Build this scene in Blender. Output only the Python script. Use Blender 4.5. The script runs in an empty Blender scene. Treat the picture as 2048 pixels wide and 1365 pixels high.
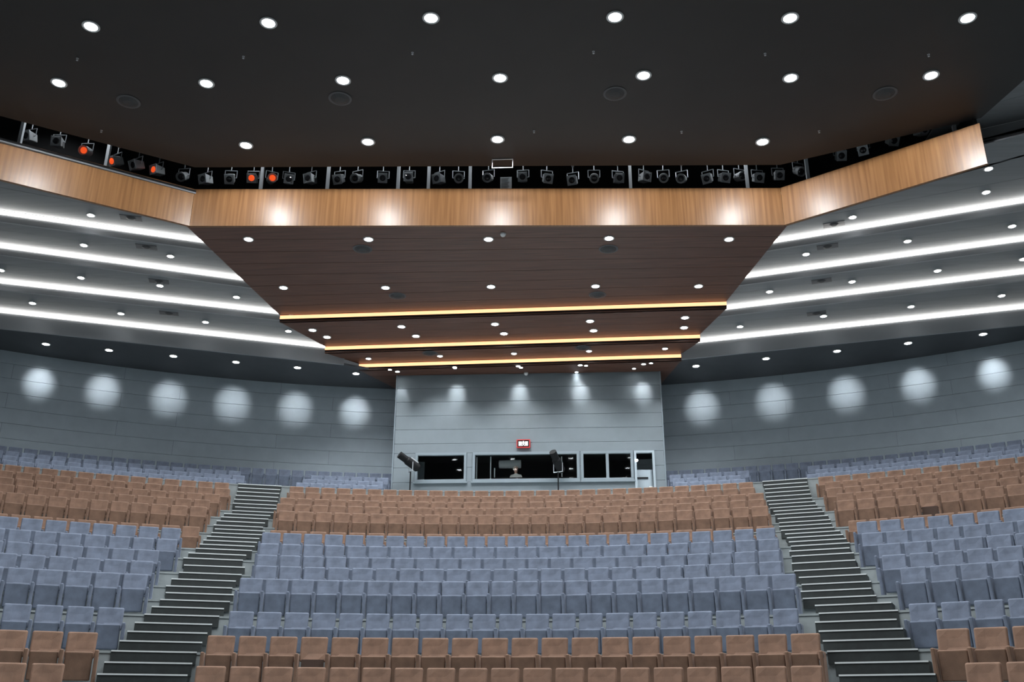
import bpy, bmesh, math, random
from math import sin, cos, radians as rad, pi
from mathutils import Vector, Matrix
random.seed(7)
sc = bpy.context.scene
COL = sc.collection

# ------------------------------------------------------------------ camera
F_PX = 1900.0
CAM = Vector((1.732, -2.226, 1.5))
CZ = CAM.z
TILT, ROLL, YAW = rad(21.283), rad(0.218), rad(3.429)
fw = Vector((-sin(YAW) * cos(TILT), cos(YAW) * cos(TILT), sin(TILT)))
r0 = Vector((cos(YAW), sin(YAW), 0))
u0 = r0.cross(fw)
RT = r0 * cos(ROLL) + u0 * sin(ROLL)
UP = u0 * cos(ROLL) - r0 * sin(ROLL)
cd = bpy.data.cameras.new('camera')
cd.sensor_width = 36.0
cd.lens = 36.0 * F_PX / 2048.0
cd.clip_end = 300
cam = bpy.data.objects.new('camera', cd)
COL.objects.link(cam)
M = Matrix((RT, UP, -fw)).transposed().to_4x4()
M.translation = CAM
cam.matrix_world = M
sc.camera = cam

# ------------------------------------------------------------------ world, exposure
w = bpy.data.worlds.new('world')
sc.world = w
w.use_nodes = True
bg = w.node_tree.nodes['Background']
bg.inputs[0].default_value = (0.86, 0.93, 1.0, 1)
bg.inputs[1].default_value = 0.08
sc.view_settings.view_transform = 'Standard'
sc.view_settings.look = 'None'
sc.view_settings.gamma = 1.0
sc.view_settings.use_curve_mapping = False
sc.view_settings.exposure = 0.0
sc.cycles.use_denoising = True
sc.cycles.max_bounces = 6
sc.cycles.sample_clamp_indirect = 4.0
SPOT_W = 900.0        # power of a ceiling downlight
COOL = (0.93, 0.97, 1.0)


def ray(px, py):
    return fw + RT * ((px - 1024) / F_PX) + UP * ((682.5 - py) / F_PX)


def at_h(px, py, h):
    """point of the horizontal plane h metres above eye height seen at that place"""
    d = ray(px, py)
    return CAM + d * (h / d.z)


def at_y(px, py, y):
    d = ray(px, py)
    return CAM + d * ((y - CAM.y) / d.y)


def at_line(px, py, a, b):
    """point of the vertical plane through the plan points a, b"""
    d = ray(px, py)
    n = Vector((-(b[1] - a[1]), b[0] - a[0], 0))
    return CAM + d * ((Vector((a[0], a[1], 0)) - CAM).dot(n) / d.dot(n))


# ------------------------------------------------------------------ materials
MAT = {}


def mat(name, col, rough=0.6, metal=0.0, emit=None, es=0.0, noise=0.0, nscale=8.0, bump=0.0, bscale=60.0,
        sheen=0.0, stretch=None, col2=None, spec=0.5):
    m = bpy.data.materials.new(name)
    m.use_nodes = True
    nt = m.node_tree
    b = nt.nodes['Principled BSDF']
    b.inputs['Base Color'].default_value = (*col, 1)
    b.inputs['Roughness'].default_value = rough
    b.inputs['Metallic'].default_value = metal
    b.inputs['Specular IOR Level'].default_value = spec
    if sheen:
        b.inputs['Sheen Weight'].default_value = sheen
        b.inputs['Sheen Roughness'].default_value = 0.4
        b.inputs['Sheen Tint'].default_value = (*[min(1, c * 1.6 + .1) for c in col], 1)
    if emit:
        b.inputs['Emission Color'].default_value = (*emit, 1)
        b.inputs['Emission Strength'].default_value = es
    if noise or bump:
        tc = nt.nodes.new('ShaderNodeTexCoord')
        mp = nt.nodes.new('ShaderNodeMapping')
        nt.links.new(tc.outputs['Object'], mp.inputs[0])
        if stretch:
            mp.inputs['Scale'].default_value = stretch
    if noise:
        oi = nt.nodes.new('ShaderNodeObjectInfo')
        nz = nt.nodes.new('ShaderNodeTexNoise')
        nz.noise_dimensions = '4D'
        nz.inputs['Scale'].default_value = nscale
        nz.inputs['Detail'].default_value = 5
        nt.links.new(mp.outputs[0], nz.inputs['Vector'])
        ml = nt.nodes.new('ShaderNodeMath')
        ml.operation = 'MULTIPLY'
        ml.inputs[1].default_value = 40
        nt.links.new(oi.outputs['Random'], ml.inputs[0])
        nt.links.new(ml.outputs[0], nz.inputs['W'])
        cr = nt.nodes.new('ShaderNodeValToRGB')
        cr.color_ramp.elements[0].position = 0.3
        cr.color_ramp.elements[1].position = 0.7
        a = [max(0, c * (1 - noise)) for c in col]
        z = col2 if col2 else [min(1, c * (1 + noise)) for c in col]
        cr.color_ramp.elements[0].color = (*a, 1)
        cr.color_ramp.elements[1].color = (*z, 1)
        nt.links.new(nz.outputs['Fac'], cr.inputs[0])
        nt.links.new(cr.outputs[0], b.inputs['Base Color'])
    if bump:
        n2 = nt.nodes.new('ShaderNodeTexNoise')
        n2.inputs['Scale'].default_value = bscale
        n2.inputs['Detail'].default_value = 3
        nt.links.new(mp.outputs[0], n2.inputs['Vector'])
        bp = nt.nodes.new('ShaderNodeBump')
        bp.inputs['Strength'].default_value = bump
        bp.inputs['Distance'].default_value = 0.02
        nt.links.new(n2.outputs['Fac'], bp.inputs['Height'])
        nt.links.new(bp.outputs[0], b.inputs['Normal'])
    MAT[name] = m
    return m


mat('brown_velour', (0.172, 0.098, 0.064), 0.85, noise=0.20, nscale=6, sheen=0.35, bump=0.15, bscale=90)
mat('brown_dark', (0.06, 0.035, 0.025), 0.9)
mat('blue_velour', (0.105, 0.126, 0.172), 0.85, noise=0.20, nscale=6, sheen=0.35, bump=0.15, bscale=90)
mat('concrete', (0.25, 0.28, 0.285), 0.75, noise=0.12, nscale=3)
mat('carpet', (0.016, 0.021, 0.021), 0.65, noise=0.25, nscale=9, bump=0.1, bscale=150)
mat('nosing', (0.80, 0.84, 0.84), 0.35, metal=0.4)
mat('wall_panel', (0.315, 0.368, 0.405), 0.6, noise=0.06, nscale=2)
mat('wall_core', (0.03, 0.035, 0.04), 0.9)
mat('booth_panel', (0.15, 0.178, 0.197), 0.6, noise=0.05, nscale=2)
mat('booth_frame', (0.18, 0.215, 0.24), 0.45)
mat('wing_panel', (0.17, 0.177, 0.188), 0.55, noise=0.10, nscale=3, stretch=(0.15, 2.5, 1))
mat('wing_lip', (0.26, 0.268, 0.28), 0.5)
mat('soffit_dark', (0.055, 0.06, 0.068), 0.7, noise=0.08, nscale=2)
mat('ceiling_dark', (0.013, 0.0108, 0.0105), 0.55, noise=0.15, nscale=1.0)
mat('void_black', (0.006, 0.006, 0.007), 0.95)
mat('wood_ceiling', (0.100, 0.044, 0.028), 0.5, noise=0.35, nscale=3, stretch=(0.25, 6, 1))
mat('wood_lip', (0.10, 0.045, 0.022), 0.5)
mat('wood_fascia', (0.23, 0.100, 0.034), 0.36, noise=0.28, nscale=4, stretch=(3.2, 3.2, 0.10), col2=(0.29, 0.140, 0.055))
mat('metal_grey', (0.42, 0.45, 0.48), 0.4, metal=0.6)
mat('metal_post', (0.62, 0.66, 0.70), 0.5)
mat('metal_black', (0.008, 0.008, 0.009), 0.55, spec=0.15)
mat('housing_grey', (0.42, 0.44, 0.46), 0.4, metal=0.2)
mat('lens_dark', (0.03, 0.03, 0.035), 0.12)
mat('lens_orange', (0.75, 0.10, 0.02), 0.25, emit=(1.0, 0.10, 0.02), es=0.8)
mat('downlight_lens', (1, 1, 1), 0.4, emit=COOL, es=40.0)
mat('downlight_trim', (0.5, 0.5, 0.5), 0.4)
mat('led_white', (1, 1, 1), 0.5, emit=(1.0, 0.985, 0.94), es=10.0)
mat('led_warm', (1, .6, .3), 0.5, emit=(1.0, 0.45, 0.23), es=1.9)
mat('vent_dark', (0.03, 0.03, 0.032), 0.6)
mat('vent_frame', (0.06, 0.06, 0.065), 0.5)
mat('white_plastic', (0.75, 0.77, 0.78), 0.4)
mat('sign_red', (0.35, 0.03, 0.03), 0.4, emit=(1, 0.05, 0.04), es=0.2)
mat('sign_white', (0.9, 0.9, 0.9), 0.4, emit=(1, 0.9, 0.88), es=0.9)
mat('skin', (0.45, 0.27, 0.20), 0.5)
mat('hair', (0.05, 0.035, 0.025), 0.6)
mat('shirt_white', (0.82, 0.82, 0.80), 0.7)
mat('trousers_dark', (0.03, 0.03, 0.04), 0.8)
mat('paper', (0.75, 0.80, 0.84), 0.8)
mat('ink', (0.05, 0.05, 0.06), 0.8)
mat('plate_dark', (0.05, 0.05, 0.06), 0.4)
g = bpy.data.materials.new('glass')
g.use_nodes = True
gb = g.node_tree.nodes['Principled BSDF']
gb.inputs['Base Color'].default_value = (0.9, 0.95, 0.95, 1)
gb.inputs['Roughness'].default_value = 0.02
gb.inputs['Transmission Weight'].default_value = 1.0
gb.inputs['IOR'].default_value = 1.3
MAT['glass'] = g


# ------------------------------------------------------------------ helpers
def box(bm, x0, x1, y0, y1, z0, z1):
    v = [bm.verts.new(p) for p in ((x0, y0, z0), (x1, y0, z0), (x1, y1, z0), (x0, y1, z0),
                                   (x0, y0, z1), (x1, y0, z1), (x1, y1, z1), (x0, y1, z1))]
    for f in ((3, 2, 1, 0), (4, 5, 6, 7), (0, 1, 5, 4), (1, 2, 6, 5), (2, 3, 7, 6), (3, 0, 4, 7)):
        bm.faces.new([v[i] for i in f])
    return v


def prism(bm, pts, z0, z1):
    """vertical prism on a plan polygon"""
    a = [bm.verts.new((p[0], p[1], z0)) for p in pts]
    b = [bm.verts.new((p[0], p[1], z1)) for p in pts]
    n = len(pts)
    bm.faces.new(a[::-1])
    bm.faces.new(b)
    for i in range(n):
        bm.faces.new((a[i], a[(i + 1) % n], b[(i + 1) % n], b[i]))


def lathe(bm, prof, n=20, axis='Z', off=(0, 0, 0)):
    rings = []
    for r, h in prof:
        ring = []
        for k in range(n):
            a = 2 * pi * k / n
            p = (r * cos(a), r * sin(a), h) if axis == 'Z' else (r * cos(a), h, r * sin(a)) if axis == 'Y' else (h, r * cos(a), r * sin(a))
            ring.append(bm.verts.new((p[0] + off[0], p[1] + off[1], p[2] + off[2])))
        rings.append(ring)
    for i in range(len(rings) - 1):
        for k in range(n):
            bm.faces.new((rings[i][k], rings[i][(k + 1) % n], rings[i + 1][(k + 1) % n], rings[i + 1][k]))
    for q in (0, -1):
        if prof[q][0] > 1e-4:
            bm.faces.new(rings[q])


def tube(bm, p, q, r, n=8):
    p, q = Vector(p), Vector(q)
    d = (q - p).normalized()
    s = d.orthogonal().normalized()
    t = d.cross(s)
    A, B = [], []
    for k in range(n):
        o = (s * cos(2 * pi * k / n) + t * sin(2 * pi * k / n)) * r
        A.append(bm.verts.new(p + o))
        B.append(bm.verts.new(q + o))
    for k in range(n):
        bm.faces.new((A[k], A[(k + 1) % n], B[(k + 1) % n], B[k]))
    bm.faces.new(A[::-1])
    bm.faces.new(B)


def mesh(name, bm, m, bevel=0.0, seg=2, smooth=False):
    if bevel:
        bmesh.ops.bevel(bm, geom=bm.edges[:], offset=bevel, segments=seg, affect='EDGES', profile=0.5)
    bmesh.ops.recalc_face_normals(bm, faces=bm.faces)
    me = bpy.data.meshes.new(name)
    bm.to_mesh(me)
    bm.free()
    me.materials.append(MAT[m] if isinstance(m, str) else m)
    if smooth:
        for p in me.polygons:
            p.use_smooth = True
    return me


def put(name, me, parent=None, loc=None, rz=None, label=None, cat=None, group=None, kind=None, rot=None):
    o = bpy.data.objects.new(name, me)
    COL.objects.link(o)
    if parent:
        o.parent = parent
    if loc is not None:
        o.location = loc
    if rz is not None:
        o.rotation_euler = (0, 0, rz)
    if rot is not None:
        o.rotation_euler = rot
    for k, v in (('label', label), ('category', cat), ('group', group), ('kind', kind)):
        if v:
            o[k] = v
    return o


def obj(name, bm, m, parent=None, bevel=0.0, seg=2, smooth=False, **kw):
    return put(name, mesh(name, bm, m, bevel, seg, smooth), parent, **kw)


def new():
    return bmesh.new()


# ------------------------------------------------------------------ plan of the hall (metres, arcs about the origin)
CHAIR_H = 0.90
PITCH = 0.55
AX = lambda y: -5.43 - 0.225 * (y - 13.8)          # centre line of one stair
BX = lambda y: 6.58 + 0.153 * (y - 13.3)           # centre line of the other
# key: colour, radius, height of the backrest top above the eye, n chairs in the middle block, angles: end of outer block, middle block, outer block
ROWS = [
    ('R1', 'brown', 14.827, 0.679, 19, -25.38, -17.65, 22.40, 30.28),
    ('R2', 'brown', 15.946, 1.246, 20, -23.92, -17.38, 21.86, 28.39),
    ('R3', 'blue', 18.061, 1.864, 21, -22.86, -16.56, 19.81, 26.10),
    ('R4', 'blue', 19.292, 2.680, 22, -21.90, -16.31, 19.43, 25.44),
    ('R5', 'blue', 20.344, 3.096, 22, -21.78, -15.58, 18.32, 24.15),
    ('R6', 'blue', 21.430, 3.503, 23, -21.63, -15.68, 17.97, 23.70),
    ('R7', 'blue', 22.524, 3.946, 24, -20.73, -15.71, 17.69, 22.55),
    ('R8', 'blue', 23.800, 4.440, 25, -20.71, -15.74, 17.25, 22.03),
    ('B0', 'brown', 26.000, 4.880, 26, -19.75, -15.45, 16.75, 21.10),
    ('B1', 'brown', 27.120, 5.672, 27, -19.54, -15.11, 16.32, 20.39),
    ('B2', 'brown', 28.140, 6.090, 28, -19.46, -15.35, 15.96, 20.24),
    ('B3', 'brown', 29.328, 6.528, 29, -18.98, -15.26, 15.78, 19.51),
    ('B4', 'brown', 30.455, 6.968, 29, -18.49, -14.79, 15.11, 19.30),
    ('B5', 'brown', 31.700, 7.430, 30, -18.63, -14.88, 14.88, 18.78),
    ('G0', 'blue', 35.30, 8.37, 0, 0, 0, 0, 0),
    ('G1', 'blue', 36.20, 8.73, 0, 0, 0, 0, 0),
    ('G2', 'blue', 37.30, 9.15, 0, 0, 0, 0, 0),
    ('G3', 'blue', 38.45, 9.60, 0, 0, 0, 0, 0),
]
RISERS = {'R1': 3, 'R2': 3, 'R3': 4, 'R4': 2, 'R5': 2, 'R6': 2, 'R7': 2, 'R8': 2, 'B0': 4, 'B1': 2, 'B2': 2, 'B3': 2,
          'B4': 2, 'B5': 5, 'G0': 2, 'G1': 2, 'G2': 2}
BACK_R = 39.2
BOOTH_Y = 36.8
BOOTH_X0, BOOTH_X1 = at_y(790, 860, BOOTH_Y).x, at_y(1325, 860, BOOTH_Y).x
SOFFIT = 13.7
SLAB_BACK = 0.28


def floor_of(h):
    return h - CHAIR_H + CZ


def arc(bm, ra, rb, za, zb, a0, a1, step=1.0):
    n = max(2, int(round((a1 - a0) / step)))
    prev = None
    for i in range(n + 1):
        a = rad(a0 + (a1 - a0) * i / n)
        ring = [bm.verts.new((r * sin(a), r * cos(a), z)) for r, z in ((ra, za), (rb, za), (rb, zb), (ra, zb))]
        if prev:
            for k in range(4):
                bm.faces.new((prev[k], prev[(k + 1) % 4], ring[(k + 1) % 4], ring[k]))
        else:
            bm.faces.new(ring)
        prev = ring
    bm.faces.new(prev[::-1])


# ------------------------------------------------------------------ floor and tiers
bm = new()
box(bm, -30, 30, -8, 42, -0.3, 0.0)
floor = obj('floor', bm, 'concrete', kind='structure')
PREV_R = 12.6
tiers = [('R0', PREV_R, floor_of(0.679) - 0.55)]
for k, c, R, h, *_ in ROWS:
    tiers.append((k, R, floor_of(h)))
for i, (k, R, z) in enumerate(tiers):
    ra = (tiers[i - 1][1] if i else R - 1.3) + SLAB_BACK
    rb = R + SLAB_BACK if k != 'G3' else 41.0
    bm = new()
    arc(bm, ra, rb, z - (0.9 if i else 0.55), z - 0.035, -48, 48)
    obj('tier', bm, 'concrete', floor)
    bm = new()
    arc(bm, ra - 0.015, ra + 0.12, z - 0.04, z, -48, 48)
    arc(bm, ra + 0.12, rb, z - 0.034, z, -48, 48)
    obj('tier_edge', bm, 'concrete', floor)

# ------------------------------------------------------------------ stairs
for side, XF, word in ((-1, AX, 'dark carpeted aisle stairs with metal nosings, opposite stairs, away from the booth door'), (1, BX, 'dark carpeted aisle stairs with metal nosings, booth-door stairs')):
    st = put('staircase', None, label=word, cat='stairs',
             loc=(XF(13.0), 13.0, 0))
    for i, (k, R, z) in enumerate(tiers[:-1]):
        ra = (tiers[i - 1][1] if i else R - 1.3) + SLAB_BACK
        rb = R + SLAB_BACK
        n = RISERS.get(k, 3)
        dz = tiers[i + 1][2] - z
        run = (rb - ra) / n
        rw = next((q for q in ROWS if q[0] == (k if k != 'R0' else 'R1') and q[4]), None)
        if rw:                                    # fit between the end chairs of this row
            e0, e1 = (rw[5], rw[6]) if side < 0 else (rw[7], rw[8])
            ca, wid = rad((e0 + e1) / 2), min(1.44, rad(e1 - e0) * rw[2] - 0.27)
        else:
            ca, wid = None, 1.5
        STAIR_W = wid
        for q in range(n):
            r = ra + q * run
            y = r * 0.95
            for _ in range(5):
                y = math.sqrt(max(1, r * r - XF(y) ** 2))
            x = XF(y)
            a = math.atan2(x, y)
            if ca is not None:
                slope = XF(1.0) - XF(0.0)
                xi, yi = rw[2] * sin(ca), rw[2] * cos(ca)
                for _ in range(5):
                    x = xi + slope * (y - yi)
                    y = math.sqrt(r * r - x * x)
                a = math.atan2(x, y)
            top = z + dz * q / n
            rise = dz / n
            bm = new()
            box(bm, -STAIR_W / 2, STAIR_W / 2, -0.05, run + 0.02, -rise - 0.01, 0.004)
            s = obj('step', bm, 'carpet', st, loc=(x - st.location.x, y - st.location.y, top), rz=-a)
            bm = new()
            box(bm, -STAIR_W / 2, STAIR_W / 2, -0.062, -0.02, -0.016, 0.010)
            obj('nosing', bm, 'nosing', s)

# ------------------------------------------------------------------ chairs


def chair_meshes(vel):
    out = {}
    bm = new()
    box(bm, -0.236, 0.236, -0.05, 0.05, 0, 0.44)
    bmesh.ops.subdivide_edges(bm, edges=bm.edges[:], cuts=2, use_grid_fill=True)
    for v in bm.verts:                    # slightly dished front, leaning back
        if v.co.y < -0.04 and abs(v.co.x) < 0.15 and 0.05 < v.co.z < 0.4:
            v.co.y += 0.018
        v.co.x *= 1.0 + 0.02 * (v.co.z / 0.44)
        v.co.y += (v.co.z - 0.44) * 0.24 + 0.05
        v.co.z += CHAIR_H - 0.44
    bmesh.ops.bevel(bm, geom=[e for e in bm.edges if len(e.link_faces) == 2 and e.calc_face_angle() > 0.9],
                    offset=0.030, segments=3, affect='EDGES', profile=0.5)
    out['backrest'] = mesh('backrest', bm, vel, smooth=False)
    bm = new()
    v = box(bm, -0.218, 0.218, -0.05, 0.05, 0, 0.46)
    for q in bm.verts:
        q.co.y -= 0.20 + q.co.z * 0.16
        q.co.z += 0.10
    out['seat'] = mesh('seat', bm, vel, bevel=0.02)
    bm = new()
    box(bm, -0.031, 0.031, -0.38, 0.05, 0.0, 0.595)
    for q in bm.verts:
        if q.co.z < 0.3 and q.co.y < 0:
            q.co.y += 0.05
    out['armrest'] = mesh('armrest', bm, vel, bevel=0.020, seg=3)
    bm = new()
    lathe(bm, ((0.0001, -0.004), (0.022, -0.004), (0.022, 0.004), (0.0001, 0.004)), 12, axis='X')
    for q in bm.verts:
        q.co.z *= 1.7
    out['plate'] = mesh('row_plate', bm, 'plate_dark')
    bm = new()
    box(bm, -0.2, 0.2, -0.14, -0.12, 0.10, 0.50)
    out['gap'] = mesh('seat_back_board', bm, 'brown_dark')
    return out


CH = {'brown': chair_meshes('brown_velour'), 'blue': chair_meshes('blue_velour')}


def joined(col, last):
    bm = new()
    for part, dx in (('backrest', 0), ('seat', 0), ('armrest', -0.275)) + ((('armrest', 0.275),) if last else ()):
        n0 = len(bm.verts)
        bm.from_mesh(CH[col][part])
        bm.verts.ensure_lookup_table()
        for v in bm.verts[n0:]:
            v.co.x += dx
    me = bpy.data.meshes.new('chair')
    bm.to_mesh(me)
    bm.free()
    me.materials.append(MAT[col + '_velour'])
    return me


JO = {(c, l): joined(c, l) for c in ('brown', 'blue') for l in (False, True)}
ORD = ['first', 'second', 'third', 'fourth', 'fifth', 'sixth', 'seventh']
ROWNAME = {'R1': 'first row of front brown section', 'R2': 'second row of front brown section'}
for i in range(6):
    ROWNAME['R%d' % (i + 3)] = ORD[i] + ' row of lower blue section'
    ROWNAME['B%d' % i] = ORD[i] + ' row of upper brown section'
for i in range(4):
    ROWNAME['G%d' % i] = ORD[i] + ' row of rear blue section'
SIDE = {'M': 'middle block', 'L': 'outer block', 'R': 'outer block', 'ML': 'beside booth', 'MR': 'beside booth', 'T': 'above stairs'}
NTH = ORD + ['eighth', 'ninth', 'tenth', 'eleventh', 'twelfth', 'thirteenth', 'fourteenth', 'fifteenth', 'sixteenth', 'seventeenth', 'eighteenth',
             'nineteenth', 'twentieth'] + ['twenty-' + q for q in ORD] + ['twenty-eighth', 'twenty-ninth', 'thirtieth']


def visible(p):
    d = p - CAM
    z = d.dot(fw)
    if z < 1:
        return False
    x, y = 1024 + F_PX * d.dot(RT) / z, 682.5 - F_PX * d.dot(UP) / z
    return -45 < x < 2093 and y < 1420


spots = []            # key, colour, block, angle, R, h, left end?, right end?


def block(k, col, R, h, a_from, a_to, n, blk):
    """n chairs between two angles (edges of the first and last backrest)"""
    half = 0.245 / R
    s = rad(a_from) + half
    e = rad(a_to) - half
    for i in range(n):
        a = s + (e - s) * (i / (n - 1) if n > 1 else 0.5)
        spots.append([k, col, blk, a, R, h, i == n - 1])


for k, col, R, h, n, aL, a0, a1, aR in ROWS:
    step = math.degrees(PITCH / R)
    if n:
        block(k, col, R, h, a0, a1, n, 'M')
        a = aL - math.degrees(0.245 / R)
        first = True
        while a > -45:
            p = Vector((R * sin(rad(a)), R * cos(rad(a)), h + CZ))
            if not visible(p):
                break
            spots.append([k, col, 'L', rad(a), R, h, first])
            first = False
            a -= step
        a = aR + math.degrees(0.245 / R)
        lst = []
        while a < 45:
            p = Vector((R * sin(rad(a)), R * cos(rad(a)), h + CZ))
            if not visible(p):
                break
            lst.append([k, col, 'R', rad(a), R, h, False])
            a += step
        spots += lst
    else:
        def ang(x):
            return math.asin(x / R)
        y = math.sqrt(R * R - 100)
        full = (k == 'G3')
        xl, xr = AX(y), BX(y)
        a = ang(BOOTH_X0 - 0.12) - 0.3 / R
        first = True
        while True:
            x = R * sin(a)
            p = Vector((x, R * cos(a), h + CZ))
            if x < -5 and not visible(p):
                break
            in_aisle = abs(x - xl) < 1.15
            if full or not in_aisle:
                blk = 'T' if in_aisle else ('ML' if x > xl else 'L')
                spots.append([k, col, blk, a, R, h, first or (blk == 'L' and not full and x + 0.55 > xl - 1.15)])
                first = False
            a -= PITCH / R
        a = ang(BOOTH_X1 + 0.12) + 0.3 / R
        while True:
            x = R * sin(a)
            p = Vector((x, R * cos(a), h + CZ))
            if not visible(p):
                break
            in_aisle = abs(x - xr) < 1.15
            if full or not in_aisle:
                blk = 'T' if in_aisle else ('MR' if x < xr else 'R')
                spots.append([k, col, blk, a, R, h, blk == 'MR' and not full and x + 0.55 > xr - 1.15])
            a += PITCH / R

tot = {'brown': 0, 'blue': 0}
LAB = {}
byrow = {}
for s in spots:
    byrow.setdefault((s[0], s[2], s[2] == 'T' and s[3] > 0), []).append(s)
for (k, blk, _), lst in byrow.items():
    lst.sort(key=lambda q: q[3])
    n = len(lst)
    for i, s in enumerate(lst):
        if blk == 'M':
            c, ref = (i, 'opposite stairs') if i < n - 1 - i else (n - 1 - i, 'booth-door stairs')
        elif blk in ('L', 'R'):
            c, ref = (n - 1 - i, 'opposite stairs') if blk == 'L' else (i, 'booth-door stairs')
        elif blk in ('ML', 'MR'):
            c, ref = (n - 1 - i, 'doorless booth end') if blk == 'ML' else (i, 'booth door')
        else:
            c, ref = i, 'outer side' if s[3] < 0 else 'booth side'
        LAB[id(s)] = '%s chair, %s from %s, %s, %s' % (s[1], NTH[c], ref, ROWNAME[k], SIDE[blk] if blk != 'T' else ('above booth-door stairs' if s[3] > 0 else 'above opposite stairs'))
rest = {'brown': new(), 'blue': new()}
nrest = {'brown': 0, 'blue': 0}
spots.sort(key=lambda s: (Vector((s[4] * sin(s[3]), s[4] * cos(s[3]), s[5] + CZ)) - CAM).length)
odd = {'B1R': None, 'R2M': None}
b1r = sorted([s for s in spots if s[0] == 'B1' and s[2] == 'R'], key=lambda s: s[3])
r2m = sorted([s for s in spots if s[0] == 'R2' and s[2] == 'M'], key=lambda s: s[3])
special = {id(b1r[4]), id(r2m[3])} if len(b1r) > 4 else set()
for s in spots:
    k, col, blk, a, R, h, last = s
    loc = Vector((R * sin(a), R * cos(a), floor_of(h)))
    if tot[col] >= 300:
        n0 = len(rest[col].verts)
        rest[col].from_mesh(JO[(col, last)])
        rest[col].verts.ensure_lookup_table()
        bmesh.ops.transform(rest[col], matrix=Matrix.Translation(loc) @ Matrix.Rotation(-a, 4, 'Z'), verts=rest[col].verts[n0:])
        nrest[col] += 1
        continue
    tot[col] += 1
    lab = LAB[id(s)]
    grp = '%s chairs, %s' % (col, ROWNAME[k])
    name = col + '_theatre_chair'
    if k[0] == 'G':
        put(name, JO[(col, last)], loc=loc, rz=-a, label=lab, cat='chair', group=grp)
        continue
    if id(s) in special:
        lab = lab.replace(' chair,', ' dark-seated chair,')
    t = put(name, None, loc=loc, rz=-a, label=lab, cat='chair', group=grp)
    put('backrest', CH[col]['backrest'], t)
    if id(s) in special:
        put('seat_back_board', CH[col]['gap'], t)
    else:
        put('seat', CH[col]['seat'], t)
    first_arm = put('armrest', CH[col]['armrest'], t, loc=(-0.275, 0, 0))
    if last:
        e = put('armrest', CH[col]['armrest'], t, loc=(0.275, 0, 0))
        put('row_plate', CH[col]['plate'], e, loc=(0.031, -0.30, 0.52))
    elif blk == 'R' and s is min((q for q in spots if q[0] == k and q[2] == 'R'), key=lambda q: q[3]):
        put('row_plate', CH[col]['plate'], first_arm, loc=(-0.031, -0.30, 0.52))
for col in ('brown', 'blue'):
    if nrest[col]:
        me = bpy.data.meshes.new(col + '_theatre_chairs')
        rest[col].to_mesh(me)
        me.materials.append(MAT[col + '_velour'])
        put(col + '_theatre_chairs', me, label='far %s chairs filling the %s' % (col, 'hindmost rows below the rear wall' if col == 'blue' else 'last rows of the upper brown section'),
            cat='chairs', kind='stuff')
    rest[col].free()
print('CHAIRS', tot, nrest)

# ------------------------------------------------------------------ rear wall of coursed panels
COURSE = 0.62
Z_TOP = SOFFIT + CZ
for side, a_in, a_out, nm in ((-1, math.degrees(math.asin(BOOTH_X0 / BACK_R)) + 1.5, -46, 'wall_back_left'),
                              (1, math.degrees(math.asin(BOOTH_X1 / BACK_R)) - 1.5, 46, 'wall_back_right')):
    bm = new()
    lo, hi = min(a_in, a_out), max(a_in, a_out)
    arc(bm, BACK_R + 0.03, BACK_R + 0.3, 8.5, Z_TOP + 0.6, lo, hi)
    wl = obj(nm, bm, 'wall_core', kind='structure')
    z = Z_TOP + 0.1
    row = 0
    while z > 9.0:
        a = a_in
        j = 0
        while abs(a - a_out) > 0.3:
            stp = 9.6 if j or row % 2 == 0 else 6.2
            b = a + side * stp
            if side * b > side * a_out:
                b = a_out
            bm = new()
            g_ = 0.006
            arc(bm, BACK_R - 0.02, BACK_R + 0.03, z - COURSE + 0.006, z - 0.006, min(a, b) + g_, max(a, b) - g_)
            obj('wall_panel', bm, 'wall_panel', wl)
            a = b
            j += 1
        z -= COURSE
        row += 1
for sx in (-1, 1):
    bm = new()
    box(bm, min(sx * 26, sx * 26.4), max(sx * 26, sx * 26.4), 2, 31, 0, 18)
    obj('wall_left' if sx < 0 else 'wall_right', bm, 'wall_panel', kind='structure')

# ------------------------------------------------------------------ control booth
PB = lambda x, y: at_y(x, y, BOOTH_Y)
ztop = SOFFIT + CZ
zfl = floor_of(7.43) - 0.2
bw = put('wall_booth', None, kind='structure', loc=(0, BOOTH_Y, 0))
wins = []


def bpan(x0, x1, z0, z1, name='wall_panel', m='booth_panel', y0=0.0, y1=0.08, par=None, gap=0.005):
    bm = new()
    box(bm, x0 + gap * 0, x1, y0, y1, z0 + gap, z1 - gap)
    return obj(name, bm, m, par or bw, bevel=0.004, seg=1)


wz1, wz0 = PB(1040, 905).z, PB(1040, 963.5).z           # outer window frames
z = ztop
while z - COURSE > wz1:
    bpan(BOOTH_X0, BOOTH_X1, z - COURSE, z)
    z -= COURSE
bpan(BOOTH_X0, BOOTH_X1, wz1, z)
xs = [PB(x, 935).x for x in (830, 933, 945, 1159, 1162, 1267, 1269, 1310)]
zm = (wz0 + wz1) / 2
for z0, z1 in ((zm, wz1), (wz0, zm)):
    for x0, x1 in ((BOOTH_X0, xs[0]), (xs[1], xs[2]), (xs[3], xs[4]), (xs[7], BOOTH_X1)):
        bpan(x0, x1, z0, z1)
bpan(xs[5], xs[6], wz0, wz1)
bpan(BOOTH_X0, xs[6], wz0 - COURSE, wz0)
bpan(xs[7], BOOTH_X1, wz0 - COURSE, wz0)
bpan(BOOTH_X0, xs[6], zfl - 0.5, wz0 - COURSE)
bpan(xs[7], BOOTH_X1, zfl - 0.5, wz0 - COURSE)
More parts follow.
